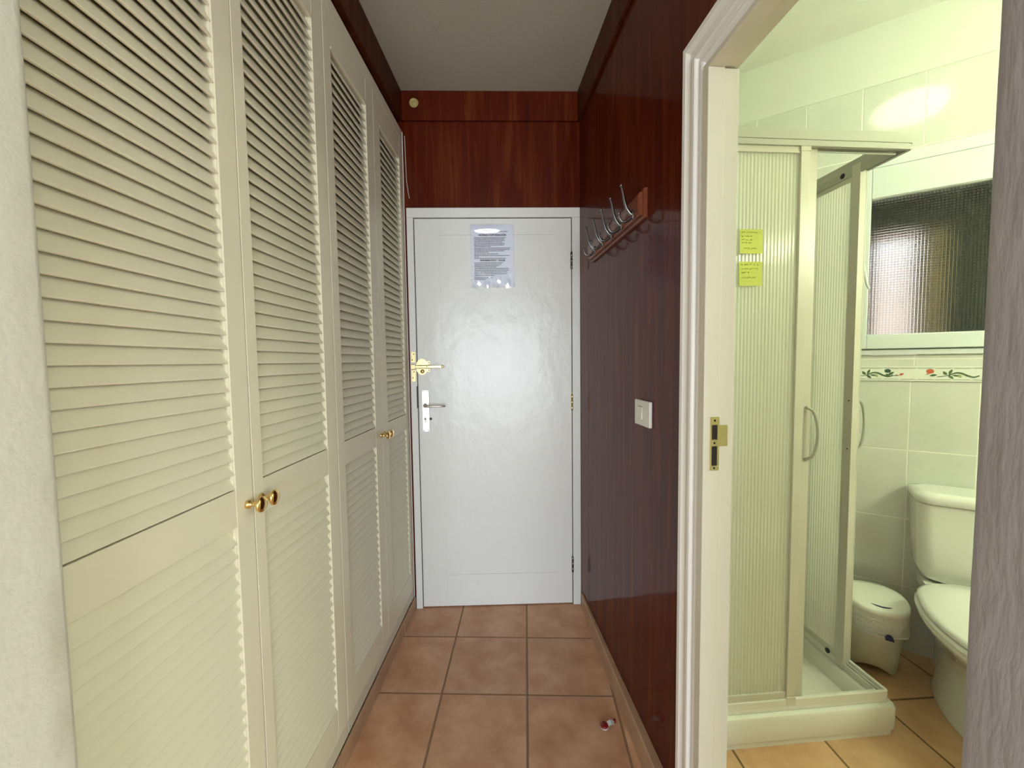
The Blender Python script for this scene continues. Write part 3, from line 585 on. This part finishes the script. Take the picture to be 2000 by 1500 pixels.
body = b.build('basin', M_tray, t); body.modifiers.new('en', 'EDGE_SPLIT').split_angle = math.radians(35)
b = MB(); b.lathe([(0.0001, 0), (0.035, 0), (0.033, 0.003), (0.0001, 0.004)], (-0.40, 0.36, 0.0465), 'z', n=24, cap=False); b.build('drain_cover', M_alu, t)

def track_L(parent, name, z0, z1, lips, m, w=0.022, off=0.018):
    """L shaped rail following the two open sides of the tray"""
    b = MB(); o = off; f = [(U0+0.001, o), (-o, o), (-o, V1-0.03)]
    fi = [(U0+0.001, o+w), (-o-w, o+w), (-o-w, V1-0.03)]
    r = 0.012
    def path(d):
        c = (-o-d, o+d); rr = max(r-d, 0.002)
        p = [(U0+0.001, c[1])]
        for k in range(6):
            a = math.radians(-90+90*k/5); p.append((c[0]-rr+rr*math.cos(a), c[1]+rr+rr*math.sin(a)))
        p.append((c[0], V1-0.03)); return p
    for (d0, d1, za, zb) in lips:
        A = path(d0); B = path(d1); n = len(A)
        vs = [(p[0], p[1], za) for p in A]+[(p[0], p[1], zb) for p in A]+[(p[0], p[1], zb) for p in B]+[(p[0], p[1], za) for p in B]
        fs = []
        for i in range(n-1):
            fs += [(i, i+1, n+i+1, n+i), (n+i, n+i+1, 2*n+i+1, 2*n+i), (2*n+i, 2*n+i+1, 3*n+i+1, 3*n+i), (3*n+i, 3*n+i+1, i+1, i)]
        fs += [(0, n, 2*n, 3*n), (n-1, 4*n-1, 3*n-1, 2*n-1)]
        b.add(vs, fs)
    return b.build(name, m, parent, bevel=0.0012)
t = thing('shower_enclosure', 'white framed corner shower enclosure with fluted panels standing on the tray', 'shower enclosure', sub(FS, 0, 0, 0))
track_L(t, 'bottom_track', 0, 0, [(0.000, 0.028, 0.1058, 0.118), (0.000, 0.010, 0.118, 0.143), (0.014, 0.018, 0.118, 0.134), (0.024, 0.028, 0.118, 0.130)], M_tray)
track_L(t, 'top_rail', 0, 0, [(-0.004, 0.030, 1.932, 1.964), (-0.002, 0.010, 1.914, 1.932), (0.016, 0.019, 1.916, 1.932), (0.026, 0.030, 1.910, 1.932)], M_frame2)

def fluted(x0, x1, z0, z1, y, along='x', pitch_=0.0115, amp=0.0008, th=0.0016):
    b = MB(); n = int((x1-x0)/pitch_); p = (x1-x0)/n; sub_ = 8; A = []; B = []
    for i in range(n*sub_+1):
        x = x0+p*i/sub_; h = amp*math.sin(2*math.pi*i/sub_)
        A.append((x, y+h)); B.append((x, y+h+th))
    for P in (A,):
        vs = [((p_[0], p_[1], z) if along == 'x' else (p_[1], p_[0], z)) for z in (z0, z1) for p_ in P]; m = len(P)
        b.add(vs, [(i, i+1, m+i+1, m+i) for i in range(m-1)], smooth=True)
    return b
# front: fixed panel
fp = thing  # (parts below are children of the enclosure)
b = MB(); b.box(U0+0.002, U0+0.030, 0.021, 0.037, 0.120, 1.930); b.box(-0.386, -0.357, 0.0195, 0.034, 0.126, 1.935)
b.box(U0+0.03, -0.386, 0.023, 0.033, 0.143, 0.166); b.box(U0+0.03, -0.386, 0.023, 0.033, 1.895, 1.930)
b.box(-0.388, -0.355, 0.0175, 0.036, 1.900, 1.938); b.box(-0.388, -0.355, 0.0175, 0.036, 0.122, 0.150)
p = b.build('fixed_panel', M_frame, t, bevel=0.0015)
fluted(U0+0.03, -0.386, 0.166, 1.895, 0.028).build('fluted_pane', M_flute, p)
# front: sliding door pushed left behind the fixed panel
b = MB(); b.box(-0.350, -0.318, 0.036, 0.052, 0.124, 1.918); b.box(-0.760, -0.735, 0.038, 0.050, 0.124, 1.918)
b.box(-0.735, -0.350, 0.040, 0.050, 0.124, 0.160); b.box(-0.735, -0.350, 0.040, 0.050, 1.880, 1.918)
b.box(-0.354, -0.350, 0.034, 0.050, 0.124, 1.918)
p = b.build('sliding_door', M_frame, t, bevel=0.0015)
fluted(-0.735, -0.350, 0.160, 1.880, 0.045).build('fluted_pane', M_flute, p)
def bow(b, x, y, out, z0, z1, along):
    pts = []; H = z1-z0
    for k in range(15):
        a = k/14.0; z = z1-H*a; o = out*min(1, math.sin(math.pi*min(max(a, 0.0), 1))**0.35) if 0 < a < 1 else 0
        pts.append((x+along[0]*o, y+along[1]*o, z))
    b.tube(pts, 0.0048, n=10)
b = MB(); bow(b, -0.335, 0.036, 0.034, 0.938, 1.112, (0.62, -0.78)); b.build('handle', M_handle, p)
# right side: sliding door pushed back, fixed panel behind it
YS = -0.046
b = MB(); b.box(-0.050, -0.026, 0.160, 0.192, 0.1065, 1.944); b.box(-0.046, -0.032, 0.192, 0.200, 0.108, 1.935); b.box(-0.044, -0.034, 0.560, 0.582, 0.110, 1.93)
b.box(-0.044, -0.034, 0.192, 0.560, 0.112, 0.152); b.box(-0.044, -0.034, 0.192, 0.560, 1.895, 1.944)
b.box(-0.026, -0.0215, 0.160, 0.176, 0.1065, 1.938)
p = b.build('sliding_door', M_frame, t, bevel=0.0012)
fluted(0.200, 0.560, 0.152, 1.895, -0.040, along='y').build('fluted_pane', M_flute, p)
b = MB(); bow(b, -0.0225, 0.170, 0.032, 0.930, 1.117, (1.0, 0.0)); b.build('handle', M_handle, p)
for z in (1.926, 0.130):
    b = MB(); b.lathe([(0.0001, 0), (0.0095, 0), (0.0095, 0.004), (0.0075, 0.005), (0.0001, 0.0035)], (-0.0445, 0.232, z), 'x', n=20, cap=False)
    for v in range(len(b.v)): b.v[v] = (-0.0445-(b.v[v][0]+0.0445), b.v[v][1], b.v[v][2])
    b.build('roller', M_black, p)
for z in (1.112, 0.936):
    b = MB(); b.sphere((-0.0503, 0.174, z), 0.0024, 8, 6); b.build('screw', M_dark, p)
b = MB(); b.box(-0.030, -0.0185, 0.345, 0.370, 0.120, 1.930); b.box(-0.030, -0.0185, 0.645, 0.668, 0.120, 1.930); b.box(-0.028, -0.021, 0.370, 0.645, 0.143, 0.166); b.box(-0.028, -0.021, 0.370, 0.645, 1.895, 1.930)
p = b.build('fixed_panel', M_frame, t, bevel=0.0012)
fluted(0.370, 0.645, 0.166, 1.895, -0.0245, along='y').build('fluted_pane', M_flute, p)

# two notes on the fixed front panel
def note(z, label, lines, seed):
    rnd = random.Random(seed)
    t = thing('sticky_note', label, 'sticky note', sub(FS, -0.577, 0.0232, z), 'yellow-green sticky notes on the shower panel')
    b = MB(); n = 8; rows = []
    for k in range(n+1):
        zz = 0.074*k/n; y = -0.0022*((1-k/n)**2)
        rows.append([(0, y, zz), (0.074, y*1.3, zz), (0.074, y*1.3+0.0003, zz), (0, y+0.0003, zz)])
    b.loft(rows, smooth=False); b.build('paper', M_note, t)
    b = MB()
    for (zz, x0, x1) in lines:
        x = x0; pts = []
        while x < x1:
            pts.append((x, -0.0006-0.0028*(1-zz/0.074)**2, zz+rnd.uniform(-0.0022, 0.0034))); x += rnd.uniform(0.0010, 0.0020)
            if rnd.random() < 0.13 and len(pts) > 4: b.tube(pts, 0.0005, n=5); pts = []; x += 0.003
        if len(pts) > 2: b.tube(pts, 0.0005, n=5)
    b.build('handwriting', M_noteink, t)
note(1.590, 'upper of the two yellow-green handwritten notes stuck on the fluted shower panel', [(0.064, 0.006, 0.066), (0.052, 0.005, 0.042), (0.042, 0.006, 0.045), (0.032, 0.005, 0.044), (0.015, 0.012, 0.060)], 2)
note(1.492, 'lower of the two yellow-green handwritten notes stuck on the fluted shower panel', [(0.064, 0.005, 0.064), (0.052, 0.005, 0.062), (0.040, 0.006, 0.043), (0.025, 0.008, 0.056)], 9)

# ---------------------------------------------------------------- window
t = thing('window_1', 'white framed bathroom window with patterned obscured glass', 'window', FW); t['kind'] = 'structure'
b = MB(); fx0, fx1, fz0, fz1 = -0.234, 0.599, 1.276, 2.109
def frame_(b, x0, x1, z0, z1, l, r, bo, to, y0, y1):
    b.box(x0, x0+l, y0, y1, z0, z1); b.box(x1-r, x1, y0, y1, z0, z1); b.box(x0+l, x1-r, y0, y1, z0, z0+bo); b.box(x0+l, x1-r, y0, y1, z1-to, z1)
frame_(b, fx0, fx1, fz0, fz1, 0.034, 0.034, 0.022, 0.046, -0.012, 0.055)
b.build('outer_frame', M_pvc, t, bevel=0.002)
b = MB(); frame_(b, -0.2005, 0.5655, 1.2975, 2.0635, 0.012, 0.012, 0.012, 0.012, 0.004, 0.030); b.build('gasket', M_handle, t)
b = MB(); frame_(b, -0.196, 0.561, 1.302, 2.058, 0.033, 0.033, 0.060, 0.124, -0.024, 0.0035); frame_(b, -0.188, 0.553, 1.310, 2.051, 0.025, 0.025, 0.052, 0.117, 0.0035, 0.045); frame_(b, -0.167, 0.532, 1.358, 1.938, 0.006, 0.006, 0.006, 0.006, -0.016, 0.030)
sash = b.build('sash', M_pvc, t, bevel=0.003)
b = MB(); b.box(-0.162, 0.527, 0.0, 0.004, 1.363, 1.933); b.build('pane', M_glass, sash)
b = MB(); b.box(-0.192, -0.176, -0.032, -0.0225, 1.585, 1.660); b.tube([(-0.184, -0.032, 1.640), (-0.184, -0.046, 1.640), (-0.182, -0.050, 1.632), (-0.170, -0.052, 1.572), (-0.164, -0.050, 1.556)], [0.006, 0.006, 0.0065, 0.0055, 0.0045], n=10); b.build('latch', M_pvc, sash, bevel=0.002)
# painted border course
b = MB(); b.box(WX0+0.01, WX1-0.05, -0.004, -0.0003, 1.171, 1.220); b.box(WX0+0.01, WX1-0.05, -0.0055, -0.0003, 1.2205, 1.226); b.box(WX0+0.01, WX1-0.05, -0.0055, -0.0003, 1.165, 1.1705)
bd = struct(b.build('trim_8', M_ceramic, frame=FW, bevel=0.001))
def flat(b, pts, y=-0.0041, th=0.0006): b.prism([(p[0], p[1]) for p in pts], y-th, y, axis='y')
def leaf_(b, x, z, a, l, w):
    pts = []
    for k in range(9): u = k/8; pts.append((l*u, w*math.sin(math.pi*u)))
    for k in range(7, 0, -1): u = k/8; pts.append((l*u, -w*math.sin(math.pi*u)*0.7))
    ca, sa = math.cos(a), math.sin(a); flat(b, [(x+ca*p[0]-sa*p[1], z+sa*p[0]+ca*p[1]) for p in pts])
def stroke(b, pts, w):
    n = len(pts); Lp = []; Rp = []
    for i in range(n):
        a = pts[max(i-1, 0)]; c = pts[min(i+1, n-1)]; dx, dz = c[0]-a[0], c[1]-a[1]; q = math.hypot(dx, dz) or 1
        ww = w[i] if isinstance(w, list) else w
        Lp.append((pts[i][0]-dz/q*ww, pts[i][1]+dx/q*ww)); Rp.append((pts[i][0]+dz/q*ww, pts[i][1]-dx/q*ww))
    for i in range(n-1): flat(b, [Lp[i], Lp[i+1], Rp[i+1], Rp[i]])
g1, g2, fl1, fl2, ln = MB(), MB(), MB(), MB(), MB()
def motif(x, teal=True):
    Z = 1.171
    pts = [(x-0.055+0.004*k, Z+0.0125+0.0007*k if k < 8 else Z+0.018+0.0112*math.sin((k-8)/13*math.pi)) for k in range(22)] + [(x+0.034+0.004*k, Z+0.0165-0.004*math.sin(k/6*math.pi)) for k in range(8)]
    stroke(g1, pts, [0.0013]*8 + [0.0019+0.0016*math.sin(k/22*math.pi) for k in range(len(pts)-8)])
    leaf_(g1, x-0.026, Z+0.020, math.radians(130), 0.020, 0.0062); leaf_(g1, x-0.022, Z+0.020, math.radians(68), 0.026, 0.0052); leaf_(g1, x-0.024, Z+0.018, math.radians(-40), 0.021, 0.0052)
    leaf_(g1, x-0.014, Z+0.019, math.radians(-8), 0.024, 0.0042); leaf_(g2, x+0.004, Z+0.024, math.radians(-62), 0.018, 0.0062)
for x in (-0.600, -0.372, -0.132, 0.117, 0.34, 0.57):
    motif(x)
    if x in (-0.600, -0.372, -0.132, 0.34):
        leaf_(g1, x+0.046, 1.188, math.radians(40), 0.024, 0.0065); leaf_(g1, x+0.052, 1.188, math.radians(160), 0.016, 0.006)
        fl2.prism([(x+0.044+0.0105*math.cos(a), 1.2075+0.0080*math.sin(a)) for a in [math.radians(v) for v in range(0, 360, 24)]], -0.0047, -0.0041, axis='y')
        leaf_(fl1, x+0.080, 1.189, math.radians(25), 0.017, 0.0055); stroke(g1, [(x+0.058, 1.188), (x+0.068, 1.188), (x+0.080, 1.188)], 0.0011); leaf_(fl1, x+0.078, 1.189, math.radians(170), 0.010, 0.003)
    else: 
        fl1.prism([(x-0.076+0.0118*math.cos(a), 1.2062+0.0095*math.sin(a)) for a in [math.radians(v) for v in range(0, 360, 24)]], -0.0047, -0.0041, axis='y')
        leaf_(g1, x-0.078, 1.187, math.radians(12), 0.024, 0.0055); leaf_(fl1, x-0.090, 1.193, math.radians(15), 0.014, 0.002)
for z in (1.1725, 1.2170):
    x = WX0+0.012
    while x < WX1-0.07:
        ln.box(x, x+0.044, -0.0047, -0.0041, z, z+0.0013); x += 0.052
for mb, mm, nm in ((g1, M_leaf, 'vine'), (g2, M_leaf2, 'pale_leaves'), (fl1, M_flower, 'red_flowers'), (fl2, M_teal, 'dark_flowers'), (ln, M_bline, 'border_lines')): mb.build(nm, mm, bd)

# what stands outside the obscured window: rendered facade with a lit pale wall, dark shutter parts close to the glass
M_sh = mat('dark_olive_shutter', (0.060, 0.060, 0.038), 0.6); M_pink = mat('pale_pink_render', (0.86, 0.72, 0.66), 0.9, noise=0.05); M_tan = mat('tan_render', (0.72, 0.52, 0.33), 0.9)
t = thing('roller_shutter', 'dark roller shutter part drawn down behind the obscured bathroom window', 'shutter', FW)
b = MB(); b.box(-0.30, 0.64, 0.128, 0.145, 1.815, 2.30)
for k in range(9): b.box(-0.30, 0.64, 0.124, 0.128, 1.820+0.035*k, 1.845+0.035*k)
b.build('curtain', M_sh, t)
b = MB(); b.box(-0.30, -0.128, 0.121, 0.150, 0.9, 1.8149); b.build('guide_rail', M_sh, t)
b = MB(); b.box(0.118, 0.64, 0.121, 0.150, 0.9, 1.8149); b.build('guide_rail', M_sh, t)
b = MB(); b.box(0.028, 0.050, 0.121, 0.150, 0.9, 1.8149); b.build('centre_rail', M_sh, t)
b = MB(); b.box(-0.062, -0.050, 0.30, 0.31, 0.9, 2.3); b.box(0.0505, 0.1175, 0.130, 0.150, 0.9, 1.8149); struct(b.build('trim_9', M_tan, frame=FW))
b = MB(); b.box(-0.9, 0.9, 1.5, 1.6, -0.5, 2.3); struct(b.build('wall_outside', M_pink, frame=FW))

# ---------------------------------------------------------------- ceiling lamp of the bathroom (above the view)
t = thing('ceiling_lamp', 'round white glass ceiling lamp on the bathroom ceiling', 'ceiling lamp', fr((1.33, 1.04, ZB), 0))
b = MB(); b.lathe([(0.0001, -0.001), (0.150, -0.001), (0.150, -0.022), (0.0001, -0.022)], (0, 0, 0), 'z', n=40, cap=False); b.build('base', M_pvc, t)
b = MB(); b.lathe([(0.0001, -0.0225), (0.120, -0.0225), (0.146, -0.040), (0.150, -0.062), (0.130, -0.092), (0.085, -0.112), (0.0001, -0.120)], (0, 0, 0), 'z', n=40, cap=False); b.build('glass_shade', M_lamp, t)

# added fill tube outside the view, evens out the light in the bathroom
t = thing('added_fill_lamp', 'unseen tube lamp added as fill light on the bathroom front wall', 'added fill lamp', fr((1.98, 0.3002, 1.92), 0))
b = MB(); b.box(-0.30, 0.30, 0, 0.035, -0.03, 0.03); b.build('base', M_pvc, t, bevel=0.003)
b = MB(); b.tube([(-0.28, 0.062, 0), (0.28, 0.062, 0)], 0.026, n=16); b.build('tube', M_fill_tube, t)
# ---------------------------------------------------------------- waste bin
BF = sub(FW, -0.135, -0.205, 0)
t = thing('waste_bin', 'cream bathroom waste bin with white lid and overhanging bag liner, beside the toilet', 'waste bin', BF)
def oval(cx, cy, rx, ry, z, n=36, sq=2.3):
    r = []
    for k in range(n):
        a = 2*math.pi*k/n; c, s = math.cos(a), math.sin(a)
        r.append((cx+rx*abs(c)**(2/sq)*(1 if c > 0 else -1), cy+ry*abs(s)**(2/sq)*(1 if s > 0 else -1), z))
    return r
b = MB(); rings = []
for k in range(9):
    f = k/8; r = oval(0.004, 0.050*(1-f), 0.082+0.014*f, 0.078+0.036*f, 0.0+0.272*f)
    rings.append(r)
# arched cut-out at the foot of the front
r0 = [(p[0], p[1], 0.0 + (0.030*max(0, 1-(p[0]/0.062)**2) if p[1] < -0.0 and abs(p[0]) < 0.062 else 0)) for p in rings[0]]
rings[0] = r0
b.loft(rings, cap0=False); 
b.build('body', M_binp, t)
b = MB(); b.prism([(-0.050, -0.060), (0.050, -0.060), (0.036, -0.054), (-0.036, -0.054)], 0.030, 0.150); 
b = MB(); rb = []
rnd = random.Random(4)
for k, (f, ex) in enumerate([(0.0, 0.010), (0.06, 0.013), (0.25, 0.0105), (0.5, 0.0085), (0.75, 0.007), (1.0, 0.003)]):
    z = 0.196+0.086*f; g = (z/0.272)
    r = oval(0.004, 0.050*(1-min(1, g)), 0.082+0.014*g+ex, 0.078+0.036*g+ex, z)
    r = [(p[0]+rnd.uniform(-1, 1)*0.0012, p[1]+rnd.uniform(-1, 1)*0.0012, p[2] + (0.012*math.sin(i*0.5)*math.sin(i*0.23) if k < 2 else 0)) for i, p in enumerate(r)]
    rb.append(r)
b.loft(rb, cap0=False, cap1=False); b.build('bag_liner', M_bag, t)
b = MB(); b.loft([oval(0.004, 0.0, 0.099, 0.118, 0.280), oval(0.004, 0.0, 0.103, 0.122, 0.284), oval(0.004, 0.0, 0.103, 0.122, 0.300), oval(0.004, 0.0, 0.098, 0.117, 0.306), oval(0.004, 0.0, 0.070, 0.090, 0.309), oval(0.004, 0.0, 0.02, 0.03, 0.310)]); lid = b.build('lid', M_lid, t)
b = MB(); rr = [(p[0], p[1], 0.196+0.008*math.sin(i*0.5)*math.sin(i*0.23)) for i, p in enumerate(oval(0.004, 0.014, 0.1045, 0.118, 0.196))]; b.tube(rr+rr[:1], 0.0028, n=8, caps=False); b.build('liner_hem', M_bag, t)
b = MB()
pts = [(-0.018+0.0075*k, -0.086-0.010*math.sin(k/8*math.pi), 0.3095) for k in range(9)]
b.tube(pts, [0.0008, 0.002, 0.0028, 0.003, 0.003, 0.003, 0.0028, 0.002, 0.0008], n=8); b.build('lid_slot', M_navy, lid)
b = MB(); b.prism([(0.034+0.013*math.cos(a), 0.196+0.016*math.sin(a)) for a in [math.radians(v) for v in range(0, 181, 15)]], -0.120, -0.104, axis='y'); b.build('pedal_tab', M_navy, t, bevel=0.002)

# ---------------------------------------------------------------- toilet
TF = sub(FW, 0.160, 0.0, 0)
t = thing('toilet', 'white close-coupled toilet with closed seat below the bathroom window', 'toilet', TF)
def drect(hw, y0, y1, r, z, n=7):
    hw *= 0.93
    return [(p[0], p[1], z) for p in rrect(-hw, hw, y0, y1, r, n)]
b = MB()
b.loft([drect(0.135, -0.150, -0.030, 0.050, 0.392), drect(0.158, -0.168, -0.018, 0.050, 0.402), drect(0.172, -0.178, -0.010, 0.048, 0.440), drect(0.180, -0.184, -0.006, 0.046, 0.56), drect(0.186, -0.186, -0.006, 0.045, 0.700)])
b.build('tank', M_ceramic, t)
b = MB(); b.loft([drect(0.185, -0.186, -0.004, 0.045, 0.7015), drect(0.194, -0.195, -0.004, 0.050, 0.708), drect(0.195, -0.196, -0.004, 0.050, 0.726), drect(0.190, -0.190, -0.006, 0.048, 0.739), drect(0.160, -0.165, -0.02, 0.045, 0.744)])
b.build('tank_lid', M_ceramic, t)
b = MB(); b.lathe([(0.0001, 0), (0.022, 0), (0.022, 0.006), (0.018, 0.009), (0.0001, 0.009)], (0.03, -0.095, 0.7442), 'z', n=24, cap=False); b.build('flush_button', M_alu, t)
def egg(w, yb, yf, z, n=40, back=0.55):
    w *= 1.08; yf *= 1.06
    r = []; c = yb + (yf-yb)*0.42
    for k in range(n):
        a = 2*math.pi*k/n; x = w*math.sin(a); cy = math.cos(a)
        if cy > 0: y = c + (yb-c)*(cy**0.62 if True else cy); x = x*(1.0 if abs(math.sin(a)) > 0.5 else 1)
        else: y = c + (yf-c)*(-cy)
        r.append((x, y, z))
    return r
b = MB()
b.loft([egg(0.116, -0.10, -0.500, 0.0), egg(0.118, -0.10, -0.505, 0.012), egg(0.106, -0.10, -0.470, 0.06), egg(0.100, -0.10, -0.450, 0.13), egg(0.108, -0.10, -0.480, 0.20), egg(0.138, -0.13, -0.570, 0.27), egg(0.168, -0.15, -0.650, 0.325), egg(0.186, -0.17, -0.700, 0.362), egg(0.192, -0.18, -0.715, 0.385), egg(0.186, -0.19, -0.700, 0.390)])
b.loft([drect(0.085, -0.20, -0.010, 0.03, 0.0), drect(0.082, -0.20, -0.010, 0.03, 0.15), drect(0.105, -0.22, -0.010, 0.03, 0.25), drect(0.150, -0.26, -0.010, 0.04, 0.345), drect(0.155, -0.26, -0.012, 0.04, 0.388)])
b.build('bowl', M_ceramic, t)
b = MB(); b.loft([egg(0.190, -0.215, -0.715, 0.392), egg(0.197, -0.210, -0.725, 0.396), egg(0.197, -0.210, -0.725, 0.404), egg(0.190, -0.215, -0.715, 0.408)]); b.build('seat', M_seat, t)
b = MB(); b.loft([egg(0.184, -0.220, -0.705, 0.4095), egg(0.192, -0.215, -0.716, 0.413), egg(0.191, -0.215, -0.714, 0.424), egg(0.178, -0.225, -0.700, 0.431), egg(0.10, -0.29, -0.58, 0.436), egg(0.02, -0.38, -0.46, 0.437)]); b.build('seat_cover', M_seat, t)
